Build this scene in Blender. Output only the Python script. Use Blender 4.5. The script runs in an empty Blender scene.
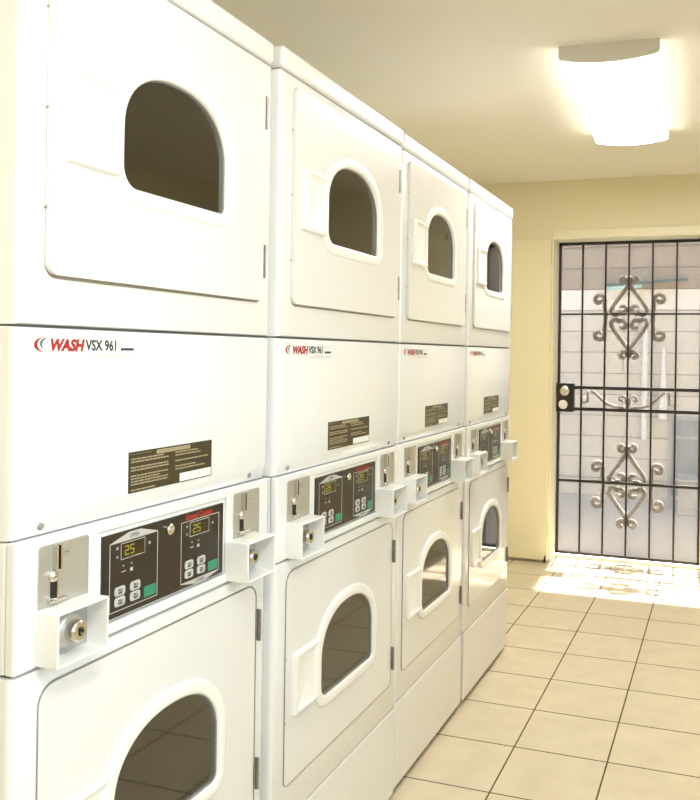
import bpy, bmesh, math, random
from mathutils import Vector, Matrix
random.seed(7)
S = bpy.context.scene
C = S.collection
S.view_settings.view_transform = 'Standard'
S.view_settings.look = 'None'
S.view_settings.gamma = 1
S.view_settings.use_curve_mapping = False
S.view_settings.exposure = 0.2
PI = math.pi

# ------------------------------------------------------------------ materials
def mat(name, col, rough=.5, metal=0, spec=.5, coat=0, emit=None, estr=0, bump=None, vary=0, vscale=8):
    m = bpy.data.materials.new(name); m.use_nodes = True
    nt = m.node_tree; b = nt.nodes['Principled BSDF']
    b.inputs['Base Color'].default_value = (*col, 1)
    b.inputs['Roughness'].default_value = rough
    b.inputs['Metallic'].default_value = metal
    b.inputs['Specular IOR Level'].default_value = spec
    b.inputs['Coat Weight'].default_value = coat
    b.inputs['Coat Roughness'].default_value = .06
    if emit:
        b.inputs['Emission Color'].default_value = (*emit, 1)
        b.inputs['Emission Strength'].default_value = estr
    geo = nt.nodes.new('ShaderNodeTexCoord')
    if vary:
        n = nt.nodes.new('ShaderNodeTexNoise'); n.inputs['Scale'].default_value = vscale; n.inputs['Detail'].default_value = 4
        r = nt.nodes.new('ShaderNodeMix'); r.data_type = 'RGBA'
        r.inputs[6].default_value = (*[c*(1-vary) for c in col], 1)
        r.inputs[7].default_value = (*[min(1, c*(1+vary)) for c in col], 1)
        nt.links.new(geo.outputs['Object'], n.inputs['Vector'])
        nt.links.new(n.outputs['Fac'], r.inputs[0])
        nt.links.new(r.outputs[2], b.inputs['Base Color'])
    if bump:
        n = nt.nodes.new('ShaderNodeTexNoise'); n.inputs['Scale'].default_value = bump[0]; n.inputs['Detail'].default_value = 3
        k = nt.nodes.new('ShaderNodeBump'); k.inputs['Strength'].default_value = bump[1]; k.inputs['Distance'].default_value = .002
        nt.links.new(geo.outputs['Object'], n.inputs['Vector'])
        nt.links.new(n.outputs['Fac'], k.inputs['Height'])
        nt.links.new(k.outputs['Normal'], b.inputs['Normal'])
    return m

M = {}
M['enamel'] = mat('white_enamel', (.785, .795, .805), .22, coat=.6, vary=.006, vscale=3)
M['door'] = mat('door_enamel', (.765, .77, .775), .2, coat=.6, vary=.006, vscale=3)
M['plastic'] = mat('white_plastic', (.86, .86, .84), .3, vary=.005)
M['seam'] = mat('dark_seam', (.10, .095, .085), .7, vary=.1)
M['black'] = mat('control_black', (.024, .017, .012), .32, vary=.1, vscale=30)
M['labelbrown'] = mat('label_brown', (.045, .034, .018), .3, vary=.1, vscale=40)
M['labeltext'] = mat('label_text', (.34, .29, .18), .5, vary=.1, vscale=200)
M['labelwhite'] = mat('label_white', (.8, .79, .75), .4, vary=.02)
M['steel'] = mat('brushed_steel', (.50, .49, .46), .38, metal=.6, vary=.05, vscale=20)
M['screw'] = mat('screw_grey', (.30, .30, .29), .5, metal=.3, vary=.05)
M['chrome'] = mat('chrome', (.72, .70, .66), .18, metal=1, vary=.03)
M['slot'] = mat('slot_black', (.012, .012, .012), .5, vary=.1)
M['hinge'] = mat('hinge_metal', (.36, .35, .33), .35, metal=.8, vary=.1)
M['gasket'] = mat('grey_gasket', (.20, .205, .22), .35, vary=.05)
M['rubber'] = mat('dark_rubber', (.02, .02, .022), .5, vary=.1)
M['drum'] = mat('drum_metal', (.62, .51, .33), .5, metal=.2, vary=.15, vscale=6)
M['red'] = mat('logo_red', (.36, .025, .02), .4, vary=.03)
M['bluegrey'] = mat('logo_grey', (.14, .14, .20), .4, vary=.03)
M['ink'] = mat('ink_grey', (.035, .035, .04), .5, vary=.05)
M['inkpale'] = mat('ink_pale', (.50, .50, .50), .5, vary=.05)
M['silver'] = mat('silver_print', (.50, .50, .47), .4, vary=.05)
M['btn'] = mat('button_white', (.50, .50, .48), .35, vary=.2, vscale=150)
M['green'] = mat('button_green', (.03, .25, .14), .35, vary=.05)
M['lcd'] = mat('display_dark', (.03, .02, .006), .2, vary=.1)
M['digit'] = mat('digit_yellow', (.1, .09, .01), .4, emit=(.60, .54, .05), estr=.4, vary=.05)
M['wall'] = mat('cream_wall', (.84, .775, .555), .6, bump=(60, .15), vary=.02, vscale=2)
M['doorpaint'] = mat('cream_door_paint', (.84, .775, .54), .35, bump=(30, .08), vary=.02, vscale=2)
M['casing'] = mat('pale_casing', (.86, .82, .62), .4, vary=.02)
M['ceil'] = mat('ceiling_paint', (.84, .815, .73), .75, bump=(90, .3), vary=.02, vscale=2)
M['iron'] = mat('black_iron', (.018, .013, .010), .45, vary=.2)
M['scroll'] = mat('grey_iron', (.74, .71, .68), .35, metal=0, vary=.15, vscale=20)
M['fix'] = mat('fixture_white', (.72, .70, .64), .5, vary=.02)
M['diff'] = mat('lit_diffuser', (.9, .88, .8), .4, emit=(1, .965, .89), estr=20, vary=0)
M['difside'] = mat('lit_diffuser_side', (.9, .88, .8), .4, emit=(1, .93, .78), estr=3, vary=.01)
M['concrete'] = mat('pale_concrete', (.40, .38, .37), .9, bump=(40, .4), vary=.07, vscale=3)
M['pipe'] = mat('white_pipe', (.62, .61, .60), .3, vary=.02)
M['teal'] = mat('dark_teal', (.02, .075, .08), .4, vary=.1)
M['paleteal'] = mat('pale_teal', (.30, .48, .48), .3, vary=.05)
M['bluepane'] = mat('blue_grey_pane', (.22, .25, .29), .12, vary=.1, vscale=2)
M['boxgrey'] = mat('box_grey', (.33, .33, .35), .5, vary=.05)

def tile_mat():
    m = bpy.data.materials.new('ceramic_tile'); m.use_nodes = True
    nt = m.node_tree; b = nt.nodes['Principled BSDF']
    tc = nt.nodes.new('ShaderNodeTexCoord')
    mp = nt.nodes.new('ShaderNodeMapping'); mp.inputs['Location'].default_value = (-.2696+.3112*10, -1.5258+.3112*20, 0)
    br = nt.nodes.new('ShaderNodeTexBrick'); br.offset = 0; br.squash = 1
    br.inputs['Scale'].default_value = 1
    br.inputs['Brick Width'].default_value = .3112; br.inputs['Row Height'].default_value = .3112
    br.inputs['Mortar Size'].default_value = .0032; br.inputs['Mortar Smooth'].default_value = .25
    br.inputs['Color1'].default_value = (.735, .655, .50, 1); br.inputs['Color2'].default_value = (.71, .63, .475, 1)
    br.inputs['Mortar'].default_value = (.13, .098, .055, 1)
    n = nt.nodes.new('ShaderNodeTexNoise'); n.inputs['Scale'].default_value = 9; n.inputs['Detail'].default_value = 5
    mx = nt.nodes.new('ShaderNodeMix'); mx.data_type = 'RGBA'; mx.blend_type = 'MULTIPLY'
    cr = nt.nodes.new('ShaderNodeValToRGB'); cr.color_ramp.elements[0].color = (.93, .92, .91, 1); cr.color_ramp.elements[1].color = (1.05, 1.05, 1.05, 1)
    cr.color_ramp.elements[0].position = .3; cr.color_ramp.elements[1].position = .7
    mx.inputs[0].default_value = 1
    L = nt.links.new
    L(tc.outputs['Object'], mp.inputs['Vector']); L(mp.outputs['Vector'], br.inputs['Vector'])
    L(tc.outputs['Object'], n.inputs['Vector']); L(n.outputs['Fac'], cr.inputs['Fac'])
    L(br.outputs['Color'], mx.inputs[6]); L(cr.outputs['Color'], mx.inputs[7]); L(mx.outputs[2], b.inputs['Base Color'])
    mr = nt.nodes.new('ShaderNodeMapRange'); mr.inputs[3].default_value = .32; mr.inputs[4].default_value = .85
    L(br.outputs['Fac'], mr.inputs[0]); L(mr.outputs[0], b.inputs['Roughness'])
    bp = nt.nodes.new('ShaderNodeBump'); bp.invert = True; bp.inputs['Strength'].default_value = .5; bp.inputs['Distance'].default_value = .002
    L(br.outputs['Fac'], bp.inputs['Height']); L(bp.outputs['Normal'], b.inputs['Normal'])
    b.inputs['Specular IOR Level'].default_value = .4
    return m
M['tile'] = tile_mat()

def siding_mat(name, col, mortar, z0=0.148):
    m = bpy.data.materials.new(name); m.use_nodes = True
    nt = m.node_tree; b = nt.nodes['Principled BSDF']; b.inputs['Roughness'].default_value = .9
    tc = nt.nodes.new('ShaderNodeTexCoord'); sp = nt.nodes.new('ShaderNodeSeparateXYZ'); cb = nt.nodes.new('ShaderNodeCombineXYZ')
    ad = nt.nodes.new('ShaderNodeMath'); ad.inputs[1].default_value = -z0
    br = nt.nodes.new('ShaderNodeTexBrick'); br.offset = .5
    br.inputs['Scale'].default_value = 1; br.inputs['Brick Width'].default_value = 60; br.inputs['Row Height'].default_value = .203
    br.inputs['Mortar Size'].default_value = .006; br.inputs['Mortar Smooth'].default_value = .4
    br.inputs['Color1'].default_value = (*col, 1); br.inputs['Color2'].default_value = (*[c*.93 for c in col], 1); br.inputs['Mortar'].default_value = (*mortar, 1)
    L = nt.links.new
    L(tc.outputs['Object'], sp.inputs[0]); L(sp.outputs['X'], cb.inputs['X']); L(sp.outputs['Z'], ad.inputs[0]); L(ad.outputs[0], cb.inputs['Y'])
    L(cb.outputs[0], br.inputs['Vector'])
    n = nt.nodes.new('ShaderNodeTexNoise'); n.inputs['Scale'].default_value = 25; n.inputs['Detail'].default_value = 6
    L(tc.outputs['Object'], n.inputs['Vector'])
    mx = nt.nodes.new('ShaderNodeMix'); mx.data_type = 'RGBA'; mx.blend_type = 'MULTIPLY'; mx.inputs[0].default_value = .25
    L(br.outputs['Color'], mx.inputs[6]); L(n.outputs['Fac'], mx.inputs[7]); L(mx.outputs[2], b.inputs['Base Color'])
    bp = nt.nodes.new('ShaderNodeBump'); bp.inputs['Strength'].default_value = .5; bp.invert = True; bp.inputs['Distance'].default_value = .01
    L(br.outputs['Fac'], bp.inputs['Height']); L(bp.outputs['Normal'], b.inputs['Normal'])
    return m
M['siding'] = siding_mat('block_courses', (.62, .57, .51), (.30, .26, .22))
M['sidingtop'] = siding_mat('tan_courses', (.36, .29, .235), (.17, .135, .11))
M['band'] = siding_mat('lit_course', (.80, .76, .70), (.40, .36, .32))  # paler colour stands in for brighter light on this course

def see_through(name, tint, refl_rough, ior, keep=1.0, diffuse=None):
    # transparent pane with a Fresnel reflection; used for glass and for the fine mesh screen
    m = bpy.data.materials.new(name); m.use_nodes = True
    nt = m.node_tree; nt.nodes.clear(); L = nt.links.new
    out = nt.nodes.new('ShaderNodeOutputMaterial')
    tr = nt.nodes.new('ShaderNodeBsdfTransparent'); tr.inputs[0].default_value = (*tint, 1)
    if diffuse:
        g = nt.nodes.new('ShaderNodeBsdfDiffuse'); g.inputs[0].default_value = (*diffuse, 1)
        mx = nt.nodes.new('ShaderNodeMixShader'); mx.inputs[0].default_value = keep
        L(tr.outputs[0], mx.inputs[1]); L(g.outputs[0], mx.inputs[2])
    else:
        g = nt.nodes.new('ShaderNodeBsdfGlossy'); g.inputs['Roughness'].default_value = refl_rough
        g.inputs[0].default_value = (1, 1, 1, 1)
        f = nt.nodes.new('ShaderNodeFresnel'); f.inputs[0].default_value = ior
        mx = nt.nodes.new('ShaderNodeMixShader')
        L(f.outputs[0], mx.inputs[0]); L(tr.outputs[0], mx.inputs[1]); L(g.outputs[0], mx.inputs[2])
    L(mx.outputs[0], out.inputs[0])
    return m
M['glass'] = see_through('dryer_glass', (.70, .62, .46), .04, 2.0)
M['clear'] = see_through('window_glass', (.95, .97, .96), .0, 1.45)
M['screen'] = see_through('mesh_screen', (.93, .92, .92), 0, 1, .34, (.30, .285, .27))

# ------------------------------------------------------------------ geometry helpers
def link(name, bm, m, parent=None, bevel=0, smooth=False, seg=2, angle=35, shade_auto=True):
    me = bpy.data.meshes.new(name)
    bmesh.ops.recalc_face_normals(bm, faces=bm.faces)
    bm.to_mesh(me); bm.free()
    o = bpy.data.objects.new(name, me); C.objects.link(o)
    for mm in (m if isinstance(m, (list, tuple)) else [m]): me.materials.append(mm)
    if parent: o.parent = parent
    if smooth:
        for p in me.polygons: p.use_smooth = True
    if bevel:
        b = o.modifiers.new('bevel', 'BEVEL'); b.width = bevel; b.segments = seg; b.limit_method = 'ANGLE'; b.angle_limit = math.radians(angle)
        for p in me.polygons: p.use_smooth = True
        w = o.modifiers.new('wn', 'WEIGHTED_NORMAL'); w.keep_sharp = True
    return o

def box(bm, x0, x1, y0, y1, z0, z1, mi=0):
    vs = [bm.verts.new((x, y, z)) for x in (x0, x1) for y in (y0, y1) for z in (z0, z1)]
    for f in ((0,1,3,2), (4,6,7,5), (0,4,5,1), (2,3,7,6), (0,2,6,4), (1,5,7,3)):
        fc = bm.faces.new([vs[i] for i in f]); fc.material_index = mi
    return vs
def boxes(*bs):
    bm = bmesh.new()
    for b in bs: box(bm, *b)
    return bm

def loft(bm, loops, cap0=False, cap1=False, mi=0):
    """loops: list of lists of 3D points of the same length, bridged in order"""
    vl = [[bm.verts.new(p) for p in l] for l in loops]
    n = len(vl[0])
    for a, b in zip(vl, vl[1:]):
        for i in range(n):
            f = bm.faces.new((a[i], a[(i+1) % n], b[(i+1) % n], b[i])); f.material_index = mi
    if cap0: bm.faces.new(list(reversed(vl[0]))).material_index = mi
    if cap1: bm.faces.new(vl[-1]).material_index = mi
    return vl

def rrect(y0, y1, z0, z1, r, n=6, r2=None):
    """rounded rectangle in (y,z); r bottom corners, r2 top corners"""
    r2 = r if r2 is None else r2
    P = []
    for cy, cz, a0, rr in ((y1-r, z0+r, -PI/2, r), (y1-r2, z1-r2, 0, r2), (y0+r2, z1-r2, PI/2, r2), (y0+r, z0+r, PI, r)):
        for i in range(n+1):
            a = a0 + PI/2*i/n
            P.append((cy+rr*math.cos(a), cz+rr*math.sin(a)))
    return P

def offset(loop, d):
    """offset outward of a counter-clockwise loop"""
    n = len(loop); out = []
    for i in range(n):
        a = Vector(loop[i-1]); b = Vector(loop[i]); c = Vector(loop[(i+1) % n])
        e1 = (b-a); e2 = (c-b)
        n1 = Vector((e1.y, -e1.x)).normalized() if e1.length > 1e-9 else None
        n2 = Vector((e2.y, -e2.x)).normalized() if e2.length > 1e-9 else None
        if n1 is None: n1 = n2
        if n2 is None: n2 = n1
        m = n1+n2
        m = m/max(m.length_squared/2, .5)
        out.append((b.x+m.x*d, b.y+m.y*d))
    return out

def window_loop(cy, zb):
    """flat bottom, straight sides, arched top; counter-clockwise"""
    a = .1460; hs = .092; H = .112; P = []; n = 10
    rr = .016; rl = .034
    for i in range(n+1):
        t = -PI/2 + PI/2*i/n; P.append((cy+a-rr+rr*math.cos(t), zb+rr+rr*math.sin(t)))
    for i in range(1, 6): P.append((cy+a, zb+rr+(hs-rr)*i/6))
    e = 2/2.25
    for i in range(0, 41):
        t = PI*i/40; c, s = math.cos(t), math.sin(t)
        P.append((cy+a*math.copysign(abs(c)**e, c), zb+hs+H*abs(s)**e))
    for i in range(1, 6): P.append((cy-a, zb+hs-(hs-rl)*i/6))
    for i in range(n+1):
        t = PI + PI/2*i/n; P.append((cy-a+rl+rl*math.cos(t), zb+rl+rl*math.sin(t)))
    return P

def at(loop, x): return [(x, p[0], p[1]) for p in loop]

def plate(bm, outer, holes, x0, x1):
    """plate in the yz plane between x0 (back) and x1 (front) with holes"""
    rings = []
    for x in (x0, x1):
        vs = []
        es = []
        for lp in [outer]+holes:
            v = [bm.verts.new((x, p[0], p[1])) for p in lp]
            es += [bm.edges.new((v[i], v[(i+1) % len(v)])) for i in range(len(v))]
            vs.append(v)
        bmesh.ops.triangle_fill(bm, use_beauty=True, edges=es)
        rings.append(vs)
    for a, b in zip(*rings):
        n = len(a)
        for i in range(n): bm.faces.new((a[i], a[(i+1) % n], b[(i+1) % n], b[i]))

def cyl(bm, p0, p1, r0, r1=None, n=16, caps=True):
    r1 = r0 if r1 is None else r1
    p0 = Vector(p0); p1 = Vector(p1); d = (p1-p0).normalized()
    u = d.orthogonal().normalized(); w = d.cross(u)
    L = [[p+(u*math.cos(2*PI*i/n)+w*math.sin(2*PI*i/n))*r for i in range(n)] for p, r in ((p0, r0), (p1, r1))]
    loft(bm, L, caps, caps)

def lathe(bm, base, axis, prof, n=24, c0=True, c1=True):
    base = Vector(base); d = Vector(axis).normalized(); u = d.orthogonal().normalized(); w = d.cross(u)
    L = [[base+d*h+(u*math.cos(2*PI*i/n)+w*math.sin(2*PI*i/n))*r for i in range(n)] for h, r in prof]
    loft(bm, L, c0, c1)

def tube(bm, pts, r, n=6, flat=None):
    """sweep along pts; r may be list; flat=(depth) gives rectangular section with that y depth"""
    N = len(pts); pts = [Vector(p) for p in pts]; L = []
    for i, p in enumerate(pts):
        t = (pts[min(i+1, N-1)]-pts[max(i-1, 0)]).normalized()
        y = Vector((0, 1, 0)); s = t.cross(y).normalized()
        rr = r[i] if isinstance(r, list) else r
        if flat:
            L.append([p+s*rr+y*flat, p+s*rr*.6+y*flat*1.25, p-s*rr*.6+y*flat*1.25, p-s*rr+y*flat, p-s*rr-y*flat, p-s*rr*.6-y*flat*1.25, p+s*rr*.6-y*flat*1.25, p+s*rr-y*flat])
        else:
            L.append([p+s*rr*math.cos(2*PI*k/n)+y*rr*math.sin(2*PI*k/n) for k in range(n)])
    loft(bm, L, True, True)

def text_to(bm, s, size, y0, z0, x, xs=1.0, shear=0.0, bold=0.0, depth=.0003, mi=0):
    cu = bpy.data.curves.new('t', 'FONT'); cu.body = s; cu.size = size; cu.shear = shear; cu.offset = bold
    cu.resolution_u = 3; cu.extrude = 0
    o = bpy.data.objects.new('t', cu); C.objects.link(o)
    dg = bpy.context.evaluated_depsgraph_get(); dg.update()
    me = bpy.data.meshes.new_from_object(o.evaluated_get(dg))
    vs = [bm.verts.new((x, y0+v.co.x*xs, z0+v.co.y)) for v in me.vertices]
    for p in me.polygons:
        try: f = bm.faces.new([vs[i] for i in p.vertices]); f.material_index = mi
        except ValueError: pass
    w = max((v.co.x for v in me.vertices), default=0)*xs
    bpy.data.objects.remove(o); bpy.data.curves.remove(cu); bpy.data.meshes.remove(me)
    return w

def tag(o, label=None, cat=None, group=None, kind=None):
    if label: o['label'] = label
    if cat: o['category'] = cat
    if group: o['group'] = group
    if kind: o['kind'] = kind
    return o
def empty(name, loc=(0, 0, 0)):
    o = bpy.data.objects.new(name, None); C.objects.link(o); o.location = loc; o.empty_display_size = .1
    return o
def copy_tree(o, parent=None):
    c = o.copy(); C.objects.link(c)
    if parent: c.parent = parent
    for ch in [x for x in C.objects if x.parent == o]: copy_tree(ch, c)
    return c

# ------------------------------------------------------------------ room shell
ZC = 2.4456; YB = -3.3; XR = 2.35; XL = -.84; YW = 4.36; YO = 4.57
DX0, DX1, DZ = -.125, .800, 2.076
def struct(name, bm, m, **k):
    o = link(name, bm, m, **k); o['kind'] = 'structure'; return o
struct('floor', boxes((XL-.2, XR+.2, YB-.2, YO, -.12, 0)), M['tile'])
struct('ceiling', boxes((XL-.2, XR+.2, YB-.2, YO, ZC, ZC+.15)), M['ceil'])
struct('wall_left', boxes((XL-.2, XL, YB, YO, 0, ZC)), M['wall'])
# far wall with the gate opening
struct('wall_far', boxes((XL, DX0, YW, YO, 0, ZC), (DX1, XR, YW, YO, 0, ZC), (DX0, DX1, YW, YO, DZ, ZC)), M['wall'])
struct('wall_back', boxes((XL-.2, XR+.2, YB-.2, YB, 0, ZC)), M['wall'])
# unseen window added in the right wall to light the first dryers
WY0, WY1, WZ0, WZ1 = -2.3, .7, 1.15, 2.3
struct('wall_right', boxes((XR, XR+.2, YB, WY0, 0, ZC), (XR, XR+.2, WY1, YO, 0, ZC), (XR, XR+.2, WY0, WY1, 0, WZ0), (XR, XR+.2, WY0, WY1, WZ1, ZC)), M['wall'])
w = struct('fill_window', boxes((XR+.11, XR+.118, WY0, WY1, WZ0, WZ1)), M['clear'])
fr = boxes((XR+.08, XR+.15, WY0, WY1, WZ0, WZ0+.04), (XR+.08, XR+.15, WY0, WY1, WZ1-.04, WZ1), (XR+.08, XR+.15, WY0, WY0+.04, WZ0, WZ1),
           (XR+.08, XR+.15, WY1-.04, WY1, WZ0, WZ1), (XR+.08, XR+.15, (WY0+WY1)/2-.02, (WY0+WY1)/2+.02, WZ0, WZ1))
link('window_frame', fr, M['casing'], parent=w)
# casing around the gate opening (trim)
YF = 4.318
t1 = boxes((DX0-.004, DX0+.003, YF+.041, YO-.01, 0.0, DZ-.003), (DX1-.003, DX1+.004, YF+.03, YO-.01, 0, DZ-.003), (DX0-.004, DX1+.004, YF+.03, YO-.01, DZ-.003, DZ+.004))
struct('trim_1', t1, M['casing'])
struct('trim_2', boxes((DX1+.012, DX1+.07, YF+.028, YW, 0, DZ+.052), (DX0+.0, DX1+.07, YF+.028, YW, DZ+.004, DZ+.052)), M['casing'], bevel=.003)
struct('baseboard_right', boxes((DX1+.07, XR, YW-.012, YW, 0, .09)), M['wall'], bevel=.003)
# door leaf swung back flat against the far wall
leaf = link('door_1', boxes((-1.02+.22, DX0-.006, YF, YF+.04, .018, 2.066)), M['doorpaint'], bevel=.003)
tag(leaf, kind='structure')
bm = bmesh.new()
for z in (.22, 1.05, 1.86):
    cyl(bm, (DX0-.002, YF-.002, z-.045), (DX0-.002, YF-.002, z+.045), .006)
link('door_hinge', bm, M['casing'], parent=leaf)
bm = bmesh.new(); cyl(bm, (DX0-.018, YF-.022, .012), (DX0-.018, YF-.022, .03), .008); cyl(bm, (DX0-.018, YF-.022, .03), (DX0-.018, YF+.001, .045), .005)
link('door_stop', bm, M['slot'], parent=leaf)
# sill in the opening
struct('trim_3', boxes((DX0, DX1, YO-.06, YO+.03, 0, .012)), M['casing'], bevel=.003)

# ------------------------------------------------------------------ stacked dryer
W = .672
def text_lines(bm, y0, y1, z0, z1, rows, rnd, h, x, skip=()):
    for i in range(rows):
        if i in skip: continue
        z = z1-(i+.5)*(z1-z0)/rows; y = y0; end = y0+(y1-y0)*rnd.uniform(.6, 1)
        while y < end-.004:
            L = rnd.uniform(.005, .014); e = min(y+L, end)
            box(bm, x, x+.0003, y, e, z-h/2, z+h/2); y = e+.0016

def make_dryer():
    R = empty('stacked_dryer')
    # ---- cabinets (front plate with the drum opening, sides, back, top)
    def cabinet(name, z0, z1, cyw, zb, xf=0.0):
        bm = bmesh.new()
        loop = offset(window_loop(cyw, zb), .012)
        r = .012
        # front face with hole
        sect = []
        n = 5
        # side/top shell: rectangle loops from back to the front with rounded front edge
        def rr(o): return [(W-o, z0+o*.3), (W-o, z1-o*.3), (o, z1-o*.3), (o, z0+o*.3)]
        loops = [at(rr(0), -.70)]
        for i in range(n+1):
            a = PI/2*i/n
            loops.append(at(rr(r*(1-math.cos(a))), xf-r+r*math.sin(a)))
        vl = loft(bm, loops, True, False)
        es = []
        fv = vl[-1]
        for i in range(4):
            e = bm.edges.get((fv[i], fv[(i+1) % 4])); es.append(e)
        hv = [bm.verts.new((xf, p[0], p[1])) for p in loop]
        es += [bm.edges.new((hv[i], hv[(i+1) % len(hv)])) for i in range(len(hv))]
        bmesh.ops.triangle_fill(bm, use_beauty=True, edges=es)
        hb = [bm.verts.new((xf-.03, p[0], p[1])) for p in loop]
        for i in range(len(hv)):
            bm.faces.new((hv[i], hv[(i+1) % len(hv)], hb[(i+1) % len(hv)], hb[i]))
        o = link(name, bm, M['enamel'], R, smooth=True)
        wn = o.modifiers.new('es', 'EDGE_SPLIT'); wn.split_angle = math.radians(32)
        return o
    CY = .343; UZ = 1.584; LZ = .494
    cabinet('upper_cabinet', 1.3555, 1.9325, CY, UZ)
    cabinet('lower_cabinet', .279, .862, CY, LZ, -.002)
    def slab(name, z0, z1, x1, m='enamel', bev=.010, y0=0, y1=W):
        return link(name, boxes((-.70, x1, y0, y1, z0, z1)), M[m], R, bevel=bev, seg=4)
    slab('kick_panel', .022, .2765, -.001, bev=.006)
    tc = slab('top_cover', 1.9355, 1.985, .004, bev=.010)
    for z in (1.934, 1.3545, 1.0528, .8638, .2778):
        link('seam_strip', boxes((-.69, -.012, .006, W-.006, z-.008, z+.008)), M['seam'], R)
    # ---- middle panel with folded lower lip
    prof = [(-.70, 1.3525), (-.008, 1.3525), (-.002, 1.351), (0, 1.346), (0, 1.086), (-.0015, 1.080), (-.007, 1.056), (-.010, 1.0528), (-.70, 1.0528)]
    bm = bmesh.new()
    def sec(y, ins): return [((p[0]-ins if p[0] > -.1 else p[0]), y, p[1]) for p in prof]
    loft(bm, [sec(0, .010), sec(.002, .005), sec(.006, .0015), sec(.012, 0), sec(W-.012, 0), sec(W-.006, .0015), sec(W-.002, .005), sec(W, .010)], True, True)
    mp = link('middle_panel', bm, M['enamel'], R, smooth=True); mp.modifiers.new('es', 'EDGE_SPLIT').split_angle = math.radians(38)
    for y in (.050, .605):
        bm = bmesh.new(); lathe(bm, (-.005, y, 1.066), (1, 0, -.25), [(0, .0052), (.003, .0052), (.0045, .003)], 12)
        link('screw', bm, M['screw'], mp, smooth=False)
    # ---- brand label
    bm = bmesh.new(); x = .0006
    text_to(bm, 'WASH', .0235, .0575, 1.3195, x, .98, .22, .0013)
    # crescent swoosh
    def cres(bm, cy, cz, ro, ri, sh, a0, a1, mi, n=16):
        for i in range(n):
            q = []
            for k in (i, i+1):
                a = math.radians(a0+(a1-a0)*k/n); th = math.sin(PI*k/n)
                q.append(((cy+ro*math.cos(a)*1.25, cz+ro*math.sin(a)*.72), (cy+(ro-(ro-ri)*th)*math.cos(a)*1.25, cz+(ro-(ro-ri)*th)*math.sin(a)*.72)))
            vs = [bm.verts.new((x, *p)) for p in (q[0][0], q[1][0], q[1][1], q[0][1])]
            try: bm.faces.new(vs).material_index = mi
            except ValueError: pass
    cres(bm, .047, 1.3275, .0145, .0095, 0, 85, 275, 0)
    cres(bm, .055, 1.329, .0125, .0085, 0, 80, 250, 1)
    text_to(bm, 'VSX 961', .0225, .130, 1.3205, x, .88, 0, .0007, mi=2)
    box(bm, x-.0003, x, .208, .2105, 1.320, 1.3245, 2)
    for i in range(9): box(bm, x-.0003, x, .2105+i*.0032, .2131+i*.0032, 1.3205, 1.3248, 2)
    rnd = random.Random(3)
    for z, a, b, h in ((1.3135, .155, .24, .0010), (1.3105, .13, .24, .0014), (1.3365, .205, .238, .0012), (1.3405, .03, .052, .0010), (1.314, .06, .12, .0007)):
        y = a
        while y < b:
            e = min(b, y+rnd.uniform(.004, .010)); box(bm, x-.0003, x, y, e, z, z+h, 3); y = e+.0012
    bl = link('brand_label', bm, [M['red'], M['bluegrey'], M['ink'], M['inkpale']], mp)
    bl['label'] = 'red and grey printed WASH VSX 961 lettering'
    # ---- instruction label
    il = link('instruction_label', boxes((0, .0012, .230, .4625, 1.085, 1.153)), M['labelbrown'], mp)
    il['label'] = 'dark brown instruction sticker'
    bm = bmesh.new(); rnd = random.Random(5)
    text_lines(bm, .235, .335, 1.087, 1.143, 12, rnd, .0024, .0012, (2, 5, 10))
    text_lines(bm, .352, .455, 1.108, 1.143, 7, rnd, .0024, .0012, (2, 4))
    box(bm, .0012, .0015, .300, .395, 1.1435, 1.1505)
    text_lines(bm, .232, .29, 1.1475, 1.1505, 1, rnd, .0006, .0012)
    link('print', bm, M['labeltext'], mp)
    link('white_patch', boxes((.0012, .0016, .365, .460, 1.0868, 1.1015)), M['labelwhite'], mp)
    # ---- console
    hole = rrect(.158, .518, .884, 1.0345, .006)
    bm = bmesh.new()
    outer = [(W, .8655), (W, 1.0512), (0, 1.0512), (0, .8655)]
    plate(bm, outer, [hole], -.016, .002)
    box(bm, -.70, -.016, 0, W, .8655, 1.0505)
    con = link('console', bm, M['enamel'], R, bevel=.004, seg=3)
    pb = link('panel_bezel', boxes((-.016, -.003, .1595, .5165, .8855, 1.033)), M['plastic'], con, bevel=.003)
    link('console_ledge', boxes((0, .006, .148, .508, .8685, .8775)), M['enamel'], con, bevel=.002)
    # control panel
    cp = link('control_panel', boxes((-.004, .0008, .1725, .5055, .8895, 1.0255)), M['black'], R, bevel=.0006, seg=1)
    cp['label'] = 'black control panel with two keypads'
    x = .0012
    bm = bmesh.new()
    def outline(y0, y1, z0, z1, t=.0013):
        for b in ((y0, y1, z0, z0+t), (y0, y1, z1-t, z1), (y0, y0+t, z0, z1), (y1-t, y1, z0, z1)): box(bm, .0006, x, *b)
    def tri(pts, mi=0):
        vs = [bm.verts.new((x, *p)) for p in pts]; bm.faces.new(vs).material_index = mi
    outline(.188, .307, .8985, 1.0105)
    tri([(.188, 1.0105), (.307, 1.0105), (.262, 1.0225), (.233, 1.0225)])
    text_to(bm, 'UPPER', .0085, .234, 1.0125, x+.0002, 1.0, .1, .0001, mi=1)
    outline(.214, .2735, .980, 1.0065, .001)
    link('panel_print', bm, [M['silver'], M['ink']], cp)
    bm = bmesh.new()
    outline(.372, .4905, .8985, 1.0105)
    tri([(.372, .8985), (.417, .8905), (.446, .8905), (.4905, .8985)])
    text_to(bm, 'LOWER', .0075, .417, .8925, x+.0002, 1.0, .1, .0001, mi=1)
    outline(.398, .4575, .980, 1.0065, .001)
    link('panel_print', bm, [M['silver'], M['ink']], cp)
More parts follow.
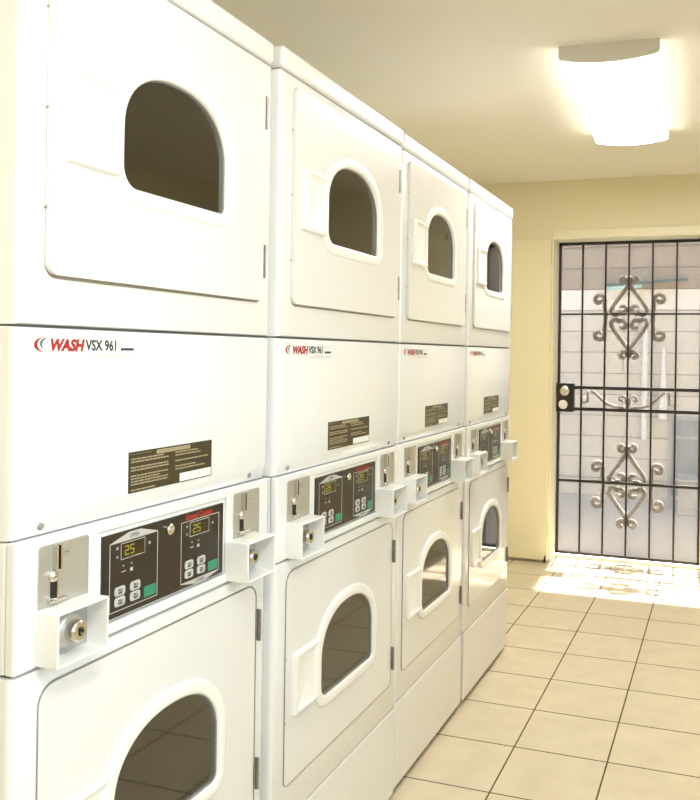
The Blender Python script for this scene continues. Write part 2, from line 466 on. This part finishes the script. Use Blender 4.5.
    for o in (0, .184):
        ds = link('display', boxes((.0006, .0011, .215+o, .2725+o, .981, 1.0055)), M['lcd'], cp)
        bm = bmesh.new()
        def seg7(y, z, w_, h_, segs, t=.0018):
            D = dict(a=(y, y+w_, z+h_-t, z+h_), g=(y, y+w_, z+h_/2-t/2, z+h_/2+t/2), d=(y, y+w_, z, z+t), f=(y, y+t, z+h_/2, z+h_), b=(y+w_-t, y+w_, z+h_/2, z+h_), e=(y, y+t, z, z+h_/2), c=(y+w_-t, y+w_, z, z+h_/2))
            for s in segs: box(bm, .0010, .0014, *D[s])
        seg7(.2235+o, .9855, .0095, .0155, 'abged'); seg7(.2365+o, .9855, .0095, .0155, 'afgcd')
        dg_ = link('digits', bm, M['digit'], cp); dg_['label'] = 'yellow glowing digits reading 25'
        bm = bmesh.new()
        # small icons: sun, flame, dots
        for (cy_, cz_, r_) in ((.2055, 1.0005, .0035), (.2055, .9865, .0032), (.285, .994, .0036)):
            tri2 = [(cy_+r_*math.cos(a*PI/4)*(1 if a % 2 else .5), cz_+r_*math.sin(a*PI/4)*(1 if a % 2 else .5)) for a in range(8)]
            vs = [bm.verts.new((x, p[0]+o, p[1])) for p in tri2]; bm.faces.new(vs)
        for cy_ in (.2205, .2405):
            vs = [bm.verts.new((x, cy_+o+.0018*math.cos(a*PI/4), .9695+.0018*math.sin(a*PI/4))) for a in range(8)]; bm.faces.new(vs)
        box(bm, .0006, x, .216+o, .2265+o, .9595, .961); box(bm, .0006, x, .237+o, .2435+o, .957, .9625)
        link('panel_icons', bm, M['inkpale'], cp)
        yo = 0 if o == 0 else .184
        for yb in (.2125, .2495):
            for zb in (.9305, .9135):
                bm = bmesh.new()
                lp = rrect(yb+yo-.0125, yb+yo+.0125, zb-.0075, zb+.0075, .005)
                loft(bm, [at(lp, 0), at(lp, .0018), at(offset(lp, -.0012), .0024)], False, True)
                bt = link('button', bm, M['btn'], cp, smooth=False)
        bm = bmesh.new()
        # arc prints on buttons
        for yb in (.2125, .2495):
            for zb in (.9305, .9135):
                for s0 in (0,):
                    pts = []
                    for k in range(9):
                        a = math.radians(120+k*35)
                        pts.append((yb+yo+.0045*math.cos(a), zb+.0040*math.sin(a)))
                    for p_, q_ in zip(pts, pts[1:]):
                        box(bm, .0024, .0027, min(p_[0], q_[0])-.0004, max(p_[0], q_[0])+.0004, min(p_[1], q_[1])-.0004, max(p_[1], q_[1])+.0004)
                box(bm, .0024, .0027, yb+yo-.0008, yb+yo+.0008, zb-.003, zb+.004)
        link('button_print', bm, M['ink'], cp)
        bm = bmesh.new(); lp = rrect(.2715+yo, .3015+yo, .9035, .9215, .002)
        loft(bm, [at(lp, 0), at(lp, .0018), at(offset(lp, -.001), .0024)], False, True)
        box(bm, .0024, .0026, .281+yo, .292+yo, .9095, .9155)
        g = link('start_button', bm, M['green'], cp); g['label'] = 'green start button'
    bm = bmesh.new()
    text_to(bm, 'Speed Queen', .0155, .3845, 1.0128, x+.0002, .98, 0, .0006)
    t_ = link('brand_print', bm, M['red'], cp); t_['label'] = 'red printed brand lettering'
    bm = bmesh.new(); lathe(bm, (0, .3365, 1.0065), (1, 0, 0), [(0, .0095), (.006, .0095), (.0075, .008), (.0075, .004), (.006, .0035)], 20)
    link('key_switch', bm, M['chrome'], cp)
    # ---- coin plates and slides
    for i, (py, d) in enumerate(((.040, .100), (.537, .098))):
        lp = rrect(py, py+d, .935, 1.038, .006)
        bm = bmesh.new(); loft(bm, [at(lp, -.002), at(lp, .0026), at(offset(lp, -.001), .0032)], False, True)
        pl = link('coin_plate', bm, M['steel'], R)
        bm = bmesh.new()
        box(bm, .003, .0125, py+.0335, py+.0365, 1.000, 1.036)
        box(bm, .003, .0125, py+.026, py+.029, 1.000, 1.036)
        lathe(bm, (.003, py+.026, .991), (1, 0, 0), [(0, .0088), (.004, .0088), (.007, .006), (.008, .002)], 18)
        cyl(bm, (.003, py+.028, .957), (.014, py+.028, .957), .004, n=10)
        box(bm, .003, .010, py+.016, py+.050, .9535, .9575)
        box(bm, .003, .009, py+.0305, py+.0335, .957, .984)
        link('coin_slide', bm, M['chrome'], pl, bevel=.0005, seg=1)
        bm = bmesh.new()
        box(bm, .0028, .0042, py+.0225, py+.0305, .960, .986)
        box(bm, .0028, .0044, py+.0290, py+.0335, 1.000, 1.034)
        link('coin_slot', bm, M['slot'], pl)
        bm = bmesh.new()
        lpo = [(py+.054+.013*math.cos(a*PI/10), 1.021+.0058*math.sin(a*PI/10)) for a in range(20)]
        loft(bm, [at(lpo, .0033), at(offset(lpo, -.0005), .0038), at(offset(lpo, -.0012), .0033)])
        box(bm, .003, .0036, py+.049, py+.059, 1.0195, 1.0225)
        link('coin_emblem', bm, M['hinge'], pl)
    # ---- coin boxes: open-fronted hoods with a keyed lock inside
    for i, (y0, y1, dp) in enumerate(((.036, .139, .043), (.515, .619, .052))):
        z0, z1 = .869, .9475
        o_ = rrect(y0, y1, z0, z1, .003); t = .0035
        i_ = rrect(y0+t, y1-t, z0+t, z1-t, .002)
        bm = bmesh.new()
        loft(bm, [at(o_, -.001), at(o_, dp-.0012), at(offset(o_, -.001), dp), at(offset(i_, .0006), dp), at(i_, dp-.001), at(i_, .004)])
        cb = link('coin_box', bm, M['plastic'], R, smooth=True)
        cb.modifiers.new('es', 'EDGE_SPLIT').split_angle = math.radians(30)
        yc = (y0+y1)/2; zc = (z0+z1)/2
        link('lock_plate', boxes((.0035, .005, y0+t, y1-t, z0+t, z1-t)), M['steel'], cb)
        bm = bmesh.new()
        lathe(bm, (.004, yc, zc), (1, 0, 0), [(0, .030), (.006, .0295), (.014, .026), (.017, .020), (.017, .014)], 28, False, True)
        link('lock_housing', bm, M['steel'], cb, smooth=True).modifiers.new('es', 'EDGE_SPLIT').split_angle = math.radians(40)
        bm = bmesh.new()
        lathe(bm, (.016, yc, zc), (1, 0, 0), [(0, .0155), (.018, .0155), (.0205, .013), (.0205, .007), (.019, .0065), (.019, .001)], 24, False, True)
        link('lock', bm, M['chrome'], cb, smooth=True).modifiers.new('es', 'EDGE_SPLIT').split_angle = math.radians(30)
        bm = bmesh.new(); box(bm, .035, .0368, yc-.001, yc+.0015, zc-.006, zc+.006)
        cyl(bm, (.035, yc+.0045, zc-.001), (.0368, yc+.0045, zc-.001), .0028, n=10)
        link('keyhole', bm, M['slot'], cb)
    # ---- doors
    def door(z0, z1, zb, up):
        w_ = window_loop(CY, zb); y0, y1 = .0465, .6275
        r1, r2 = (.018, .014) if up else (.012, .030)
        o_ = rrect(y0, y1, z0, z1, r1, 8, r2)
        th = .009 if up else .0015
        bm = bmesh.new(); plate(bm, o_, [offset(w_, .004)], .0004, th)
        d = link('upper_door' if up else 'lower_door', bm, M['door'], R, bevel=.003 if up else .0018, seg=3)
        # dark joint line round the door, doubling as painted shadow under the upper one
        bm = bmesh.new(); g = [(p[0]+.0028, p[1]-(.0015 if up else .0004)) for p in offset(o_, .0032)]
        gi = offset(o_, -.004)
        loft(bm, [at(g, -.002), at(g, .0008 if not up else .0004), at(gi, .0008 if not up else .0004)])
        link('door_seam_shade', bm, M['hinge'], d)
        # moulded window frame
        bm = bmesh.new()
        c_ = .013 if up else .011
        prof_ = [(.026, th-.001), (.025, c_-.003), (.021, c_-.0008), (.014, c_), (.006, c_), (.002, c_-.001), (0, c_-.003), (-.0005, -.004)]
        loft(bm, [at(offset(w_, a), b) for a, b in prof_])
        link('window_frame', bm, M['plastic'], d, smooth=True)
        bm = bmesh.new()
        loft(bm, [at(offset(w_, .0), -.003), at(offset(w_, -.0002), .004), at(offset(w_, -.0025), .003), at(offset(w_, -.003), -.003)])
        link('gasket', bm, M['gasket'], d, smooth=True)
        bm = bmesh.new()
        loft(bm, [at(offset(w_, .0005), -.010), at(offset(w_, .0005), -.001), at(offset(w_, -.005), -.001), at(offset(w_, -.005), -.010)])
        link('inner_seal', bm, M['rubber'], d)
        bm = bmesh.new(); lp = offset(w_, -.001)
        loft(bm, [at(lp, .0005), at(lp, .0010)], True, True)
        gl = link('window_glass', bm, M['glass'], d); gl['label'] = 'tinted window glass'
        # handle: moulded pull scooped out on the side towards the window
        hz0, hz1, hy0, hy1 = zb+.012, zb+.152, .073, .186
        bm = bmesh.new()
        A = rrect(hy0, hy1, hz0, hz1, .006); B = rrect(hy0+.012, hy1-.004, hz0+.009, hz1-.009, .006)
        Cc = rrect(hy0+.030, hy1-.006, hz0+.018, hz1-.018, .005)
        T = th+.010
        loft(bm, [at(A, th-.001), at(offset(A, -.001), T-.002), at(offset(A, -.003), T), at(offset(B, .001), T), at(B, T-.002), at(Cc, th+.002)], False, True)
        link('door_handle', bm, M['plastic'], d, smooth=True).modifiers.new('es', 'EDGE_SPLIT').split_angle = math.radians(45)
        # hinges
        hs = ((1.79, 1.86), (1.477, 1.547)) if up else ((.714, .780), (.402, .468))
        for a, b in hs:
            bm = bmesh.new(); L = (b-a)/3
            for k in range(3): cyl(bm, (.007, .6375, a+k*L+.0015), (.007, .6375, a+(k+1)*L-.0015), .0030, n=12)
            cyl(bm, (.007, .6375, a), (.007, .6375, b), .0018, n=10)
            box(bm, .0, .005, .6365, .6385, a, b)
            link('hinge', bm, M['hinge'], d)
        # latch pegs along the free edge
        for k in ((.2, .5, .8) if up else (.3, .6)):
            z = z0+(z1-z0)*k; bm = bmesh.new()
            cyl(bm, (.0, y0-.001, z), (.0035, y0-.001, z), .0018, n=8)
            link('edge_pin', bm, M['hinge'], d)
        # drum behind the glass
        bm = bmesh.new(); zc = zb+.105
        prof_d = [(0, .205), (.02, .235), (.50, .235), (.52, .20), (.52, .05), (.50, .04)]
        lathe(bm, (-.035, CY-.01, zc), (-1, 0, 0), prof_d, 40, False, True)
        dr = link('drum', bm, M['drum'], R, smooth=True)
        for k in range(3):
            bm = bmesh.new()
            a = math.radians(35+120*k); c, s = math.cos(a), math.sin(a)
            q = []
            for xx in (-.07, -.52):
                for rr_, wv in ((.234, -.03), (.234, .03), (.185, .008), (.185, -.008)):
                    q.append(bm.verts.new((xx, CY-.01+rr_*c-wv*s, zc+rr_*s+wv*c)))
            bm.faces.new(q[:4]); bm.faces.new(q[4:])
            for e in range(4): bm.faces.new((q[e], q[(e+1) % 4], q[4+(e+1) % 4], q[4+e]))
            link('drum_fin', bm, M['drum'], dr)
        bm = bmesh.new(); q = []
        for k in range(40):
            a = k/39*4.4; r_ = .03+.03*a
            q.append((-.50, CY-.02+r_*math.cos(a+.6), zc+.7*r_*math.sin(a+.6)))
        tube(bm, q, .006, n=6)
        link('drum_seam', bm, M['seam'], dr)
    door(1.4285, 1.909, UZ, True)
    door(.361, .834, LZ, False)
    # feet
    for fx in (-.06, -.64):
        for fy in (.06, W-.06):
            bm = bmesh.new(); lathe(bm, (fx, fy, 0), (0, 0, 1), [(0, .018), (.008, .018), (.012, .010), (.03, .010)], 16)
            link('foot', bm, M['rubber'], R)
    return R

D0 = make_dryer()
spots = [(0.0, .0013, .995), (.0165, .6785, 1.048), (.0095, 1.4011, .9785), (.013, 2.0795, .9685)]
labs = ['white stacked double dryer nearest the camera, its lower door cut by the frame',
        'white stacked double dryer second along the row, beside the nearest one',
        'cream-lit white stacked double dryer third along the row, before the end one',
        'white stacked double dryer farthest along the row, next to the cream door']
for i, (x, y, sy) in enumerate(spots):
    o = D0 if i == 0 else copy_tree(D0)
    o.location = (x, y, 0); o.scale = (1, sy, 1)
    tag(o, labs[i], 'dryer', 'stacked dryers along the left wall')

# ------------------------------------------------------------------ ceiling lights
def make_light():
    R = empty('ceiling_light', (0, 0, ZC))
    w2 = .176; L = 1.24
    link('fixture_base', boxes((-w2+.02, w2-.02, .01, L-.01, -.03, 0)), M['fix'], R)
    def sec(y, s=1):
        P = [(-w2*s, y, 0), (-w2*s, y, -.036*s)]
        for i in range(13):
            u = -1+2*i/12
            P.append((w2*s*u*.97, y, -.046*s-.018*s*(1-u*u)))
        return P+[(w2*s, y, -.036*s), (w2*s, y, 0)]
    bm = bmesh.new(); loft(bm, [sec(.018), sec(L-.018)], False, False); bm.normal_update()
    bm.faces.ensure_lookup_table()
    for f_ in bm.faces:
        if abs(f_.normal.x) > .9: f_.material_index = 1
    d = link('diffuser', bm, [M['diff'], M['difside']], R, smooth=True); d.modifiers.new('es', 'EDGE_SPLIT').split_angle = math.radians(50)
    for y0, y1 in ((0, .018), (L-.018, L)):
        bm = bmesh.new(); loft(bm, [sec(y0, 1.0), sec(y0+.002, 1.02), sec(y1-.002, 1.02), sec(y1, 1.0)], True, True)
        link('end_cap', bm, M['fix'], R)
    return R
L1 = make_light(); L1.location = (.518, 2.09, ZC); L1.rotation_euler.z = math.radians(2.2)
tag(L1, 'lit white fluorescent wraparound light on the ceiling before the gate', 'ceiling light')
fill_fixture = copy_tree(L1); fill_fixture.location = (1.1, -1.35, ZC)  # added copy out of view, fill light for the near end
tag(fill_fixture, 'added unseen fluorescent fill light on the ceiling behind the camera', 'ceiling light')

# ------------------------------------------------------------------ security gate
GY = 4.531
G = empty('security_gate', (DX0, GY, .0))
def gl(name, bm, m, lab=None, parent=G, **k):
    for v in bm.verts: v.co -= Vector((DX0, GY, 0))
    o = link(name, bm, m, parent, **k)
    if lab: o['label'] = lab
    return o
X0, X1, Z0, Z1 = -.118, .793, .024, 2.070
f = .008
gl('gate_frame', boxes((X0, X0+2*f, GY-.012, GY+.012, Z0, Z1), (X1-2*f, X1, GY-.012, GY+.012, Z0, Z1), (X0, X1, GY-.012, GY+.012, Z0, Z0+.02), (X0, X1, GY-.012, GY+.012, Z1-.018, Z1)), M['iron'], bevel=.002)
bars = [-.110+.1488*k for k in range(1, 6)]
for b in bars:
    gl('bar', boxes((b-.0058, b+.0058, GY-.006, GY+.006, Z0+.01, Z1-.01)), M['iron'])
for z, t in ((1.600, .006), (1.119, .011), (.979, .011), (.508, .009)):
    gl('rail', boxes((X0+.01, X1-.01, GY-.012, GY+.010, z-t, z+t)), M['iron'], bevel=.002)
gl('mesh_screen', boxes((X0+.01, X1-.01, GY+.014, GY+.0148, Z0+.01, Z1-.01)), M['screen'])

def spiral(cx, cz, r0, r1, a0, a1, n=18):
    return [(cx+(r0+(r1-r0)*i/n)*math.cos(math.radians(a0+(a1-a0)*i/n)), cz+(r0+(r1-r0)*i/n)*math.sin(math.radians(a0+(a1-a0)*i/n))) for i in range(n+1)]
def smooth_path(P, n=6):
    out = []
    for i in range(len(P)-1):
        p0 = Vector(P[max(i-1, 0)]); p1 = Vector(P[i]); p2 = Vector(P[i+1]); p3 = Vector(P[min(i+2, len(P)-1)])
        for k in range(n):
            t = k/n
            out.append(.5*((2*p1)+(-p0+p2)*t+(2*p0-5*p1+4*p2-p3)*t*t+(-p0+3*p1-3*p2+p3)*t**3))
    out.append(Vector(P[-1])); return out
SY = GY+.026
def scroll(cx, cz, P, mirror=1, flip=1, r=.014, name='scroll'):
    bm = bmesh.new()
    pts = [(cx+mirror*p[0], SY, cz+flip*p[1]) for p in P]
    tube(bm, pts, r, flat=.007)
    gl(name, bm, M['scroll'], smooth=False, bevel=0)
# half-strand of the diamond: curl at the tip, diagonal to the side, turning in to a curl at the middle
top_curl = spiral(.036, .250, .008, .032, 150, -200)      # ends heading to the centre
strand = [tuple(p) for p in top_curl] + [(.010, .220), (-.015, .190), (-.055, .138), (-.093, .085), (-.114, .045), (-.100, .020), (-.072, .018)]
mid = spiral(-.042, .056, .038, .007, 225, 520)
P_strand = [tuple(p) for p in smooth_path([strand[i] for i in range(0, 19, 3)] + strand[19:] + [tuple(mid[i]) for i in range(0, 19, 2)], 5)]
# C-scroll standing against a bar
cA = spiral(.044, .112, .008, .040, -190, 170)
P_c = [tuple(cA[i]) for i in range(0, 19, 2)] + [(.006, .070), (.001, .035), (0, 0), (.001, -.035), (.006, -.070)] + [tuple((p[0], -p[1])) for p in reversed([cA[i] for i in range(0, 19, 2)])]
P_c = [tuple(p) for p in smooth_path(P_c, 4)]
for cx, cz in ((bars[2], 1.600-.02), (bars[2], .488)):
    for m_ in (1, -1):
        for fl in (1, -1):
            scroll(cx, cz, P_strand, m_, fl)
        scroll(cx+m_*.150, cz, [(p[0]*1.0, p[1]) for p in P_c], m_, 1)
# band between the two middle rails
bA = spiral(.020, .012, .006, .020, 120, 400)
zb = 1.047
for m_ in (1, -1):
    a = [(-.002, -.052), (.010, -.030)] + [tuple(p) for p in spiral(.040, .0, .032, .006, 200, -130, 10)]
    scroll(bars[2], zb, [tuple(p) for p in smooth_path(a, 4)], m_, 1, .008)
    a = [tuple(p) for p in spiral(.205, .030, .005, .016, 300, 180, 6)] + [(.175, .000), (.140, -.030), (.085, -.050), (.02, -.056)]
    scroll(bars[2], zb, [tuple(p) for p in smooth_path([(.235, .050), (.215, .040), (.180, .008), (.140, -.026), (.085, -.048), (.02, -.054)], 4)], m_, 1, .010)
    a = [(.255, .052), (.262, .02)] + [tuple(p) for p in spiral(.285, -.004, .030, .007, 170, 470, 12)]
    scroll(bars[2], zb, [tuple(p) for p in smooth_path(a, 3)], m_, 1, .008)
# lock
lk = gl('lock_box', boxes((-.121, -.006, GY-.030, GY+.020, .958, 1.146)), M['iron'], bevel=.003)
for z, mm, nm in ((1.095, 'chrome', 'deadbolt'), (1.008, 'labelwhite', 'door_knob')):
    bm = bmesh.new()
    if nm == 'deadbolt': lathe(bm, (-.065, GY-.030, z), (0, -1, 0), [(0, .033), (.010, .033), (.016, .026), (.018, .012)], 24)
    else: lathe(bm, (-.068, GY-.030, z), (0, -1, 0), [(0, .014), (.018, .013), (.026, .026), (.040, .030), (.052, .025), (.056, .010)], 24)
    for v in bm.verts: v.co -= Vector((DX0, GY, 0))
    o = link(nm, bm, M[mm], lk, smooth=True)
    o['label'] = 'round silver deadbolt' if nm == 'deadbolt' else 'round white door knob'
tag(G, 'black iron security gate with scrollwork and mesh screen in the doorway', 'gate')

# ------------------------------------------------------------------ outside
struct('ground_outside', boxes((-6, 8, YO, 9.5, -.14, -.02)), M['concrete'])
WY = 7.2
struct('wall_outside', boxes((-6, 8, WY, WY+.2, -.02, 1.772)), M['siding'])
struct('wall_outside_lit_band', boxes((-6, 8, WY-.01, WY+.2, 1.772, 1.975)), M['band'])
struct('wall_outside_top', boxes((-6, 8, WY-.02, WY+.2, 1.975, 5.8)), M['sidingtop'])  # extra height out of view, added to shade the ground outside
aw = empty('awning', (.21, WY, 1.99))
bm = bmesh.new()
vs = loft(bm, [[(-.36, -.25, -.012), (-.36, -.02, .012), (-.36, -.02, .034), (-.36, -.25, .022)], [(.38, -.25, .038), (.38, -.02, .062), (.38, -.02, .080), (.38, -.25, .060)]], True, True)
link('canopy', bm, M['teal'], aw, bevel=.003)
bm = bmesh.new()
loft(bm, [[(-.36, -.25, -.055), (-.36, -.25, -.012), (-.36, -.244, -.012), (-.36, -.244, -.055)], [(-.02, -.25, -.02), (-.02, -.25, .008), (-.02, -.244, .008), (-.02, -.244, -.02)]], True, True)
link('valance', bm, M['paleteal'], aw)
tag(aw, 'small dark teal awning on the pale wall beyond the gate', 'awning')
def pipe(x, z0, z1, r0, r1, label):
    R = bmesh.new(); lathe(R, (0, 0, 0), (0, 0, 1), [(0, r0), ((z1-z0)*.5, (r0+r1)/2), (z1-z0, r1)], 16)
    for k in (.3, .75): 
        rr = r0+(r1-r0)*k+.006
        cyl(R, (0, 0, (z1-z0)*k), (0, 0, (z1-z0)*k+.03), rr)
        box(R, -.01, .01, 0, .12, (z1-z0)*k, (z1-z0)*k+.03)
    o = link('drainpipe', R, M['pipe'], smooth=False); o.location = (x, WY-.10, z0)
    tag(o, label, 'pipe', 'white pipes beyond the gate')
pipe(.215, .55, 1.80, .026, .022, 'thinner white pipe on the pale wall beyond the gate, on the left')
pipe(.385, .75, 1.42, .040, .012, 'tapering white pipe on the pale wall beyond the gate, right of the thinner one')
# window in the outside wall
wo = struct('window_2', boxes((.46, 1.25, WY-.012, WY-.004, .02, .74)), M['bluepane'])
link('window_frame', boxes((.43, 1.28, WY-.035, WY-.0, .74, .775), (.43, .46, WY-.035, WY, .0, .74), (1.25, 1.28, WY-.035, WY, 0, .74), (.46, 1.25, WY-.03, WY, .56, .585)), M['boxgrey'], parent=wo)
ub = link('utility_box', boxes((.56, 1.0, WY-.75, WY-.36, -.02, .26), (.54, 1.02, WY-.77, WY-.34, .26, .285), (.60, .96, WY-.757, WY-.745, .03, .23)), M['boxgrey'], bevel=.006)
tag(ub, 'low grey utility box on the concrete outside the gate', 'utility box')

# ------------------------------------------------------------------ light
wd = bpy.data.worlds.new('world'); S.world = wd; wd.use_nodes = True
nt = wd.node_tree; bg = nt.nodes['Background']
sky = nt.nodes.new('ShaderNodeTexSky'); sky.sky_type = 'HOSEK_WILKIE'; sky.turbidity = 4
sky.sun_direction = (-.02, .39, .92)
wm = nt.nodes.new('ShaderNodeMix'); wm.data_type = 'RGBA'; wm.blend_type = 'MULTIPLY'; wm.inputs[0].default_value = 1; wm.inputs[7].default_value = (1, .80, .63, 1)
nt.links.new(sky.outputs[0], wm.inputs[6]); nt.links.new(wm.outputs[2], bg.inputs[0]); bg.inputs[1].default_value = 35
sd = bpy.data.lights.new('sun', 'SUN'); sd.energy = 48; sd.angle = .02; sd.color = (1, .96, .88)
so = bpy.data.objects.new('sun', sd); C.objects.link(so)
E_ = math.atan(2.07/.87)
dirv = Vector((.058*math.cos(E_), -math.cos(E_), -math.sin(E_)))
so.rotation_euler = dirv.to_track_quat('-Z', 'Y').to_euler(); so.location = (.3, 9, 8)
# added fill light shining in through the made-up window in the right wall
al = bpy.data.lights.new('window_fill', 'AREA'); al.shape = 'RECTANGLE'; al.size = WY1-WY0; al.size_y = WZ1-WZ0; al.energy = 34; al.color = (.86, .93, 1)
ao = bpy.data.objects.new('window_fill', al); C.objects.link(ao)
ao.location = (XR+.20, (WY0+WY1)/2, (WZ0+WZ1)/2); ao.rotation_euler = (PI/2, 0, PI/2)
# ------------------------------------------------------------------ camera
cx, cy, cz, yaw, pit, rol, fpx, px, py = .9274, -.8962, 1.3208, .32137, .00118, .01377, 828.61, 448.9, 353.9
F = Vector((-math.sin(yaw)*math.cos(pit), math.cos(yaw)*math.cos(pit), math.sin(pit)))
Rr = Vector((math.cos(yaw), math.sin(yaw), 0)); U = Rr.cross(F)
R2 = Rr*math.cos(rol)+U*math.sin(rol); U2 = -Rr*math.sin(rol)+U*math.cos(rol)
cam = bpy.data.cameras.new('camera'); co = bpy.data.objects.new('camera', cam); C.objects.link(co)
mx = Matrix((R2, U2, -F)).transposed().to_4x4(); mx.translation = (cx, cy, cz); co.matrix_world = mx
cam.sensor_fit = 'VERTICAL'; cam.sensor_height = 36; cam.sensor_width = 31.5; cam.lens = fpx/800*36
cam.shift_x = (350-px)/800; cam.shift_y = (py-400)/800
cam.clip_start = .01
S.camera = co
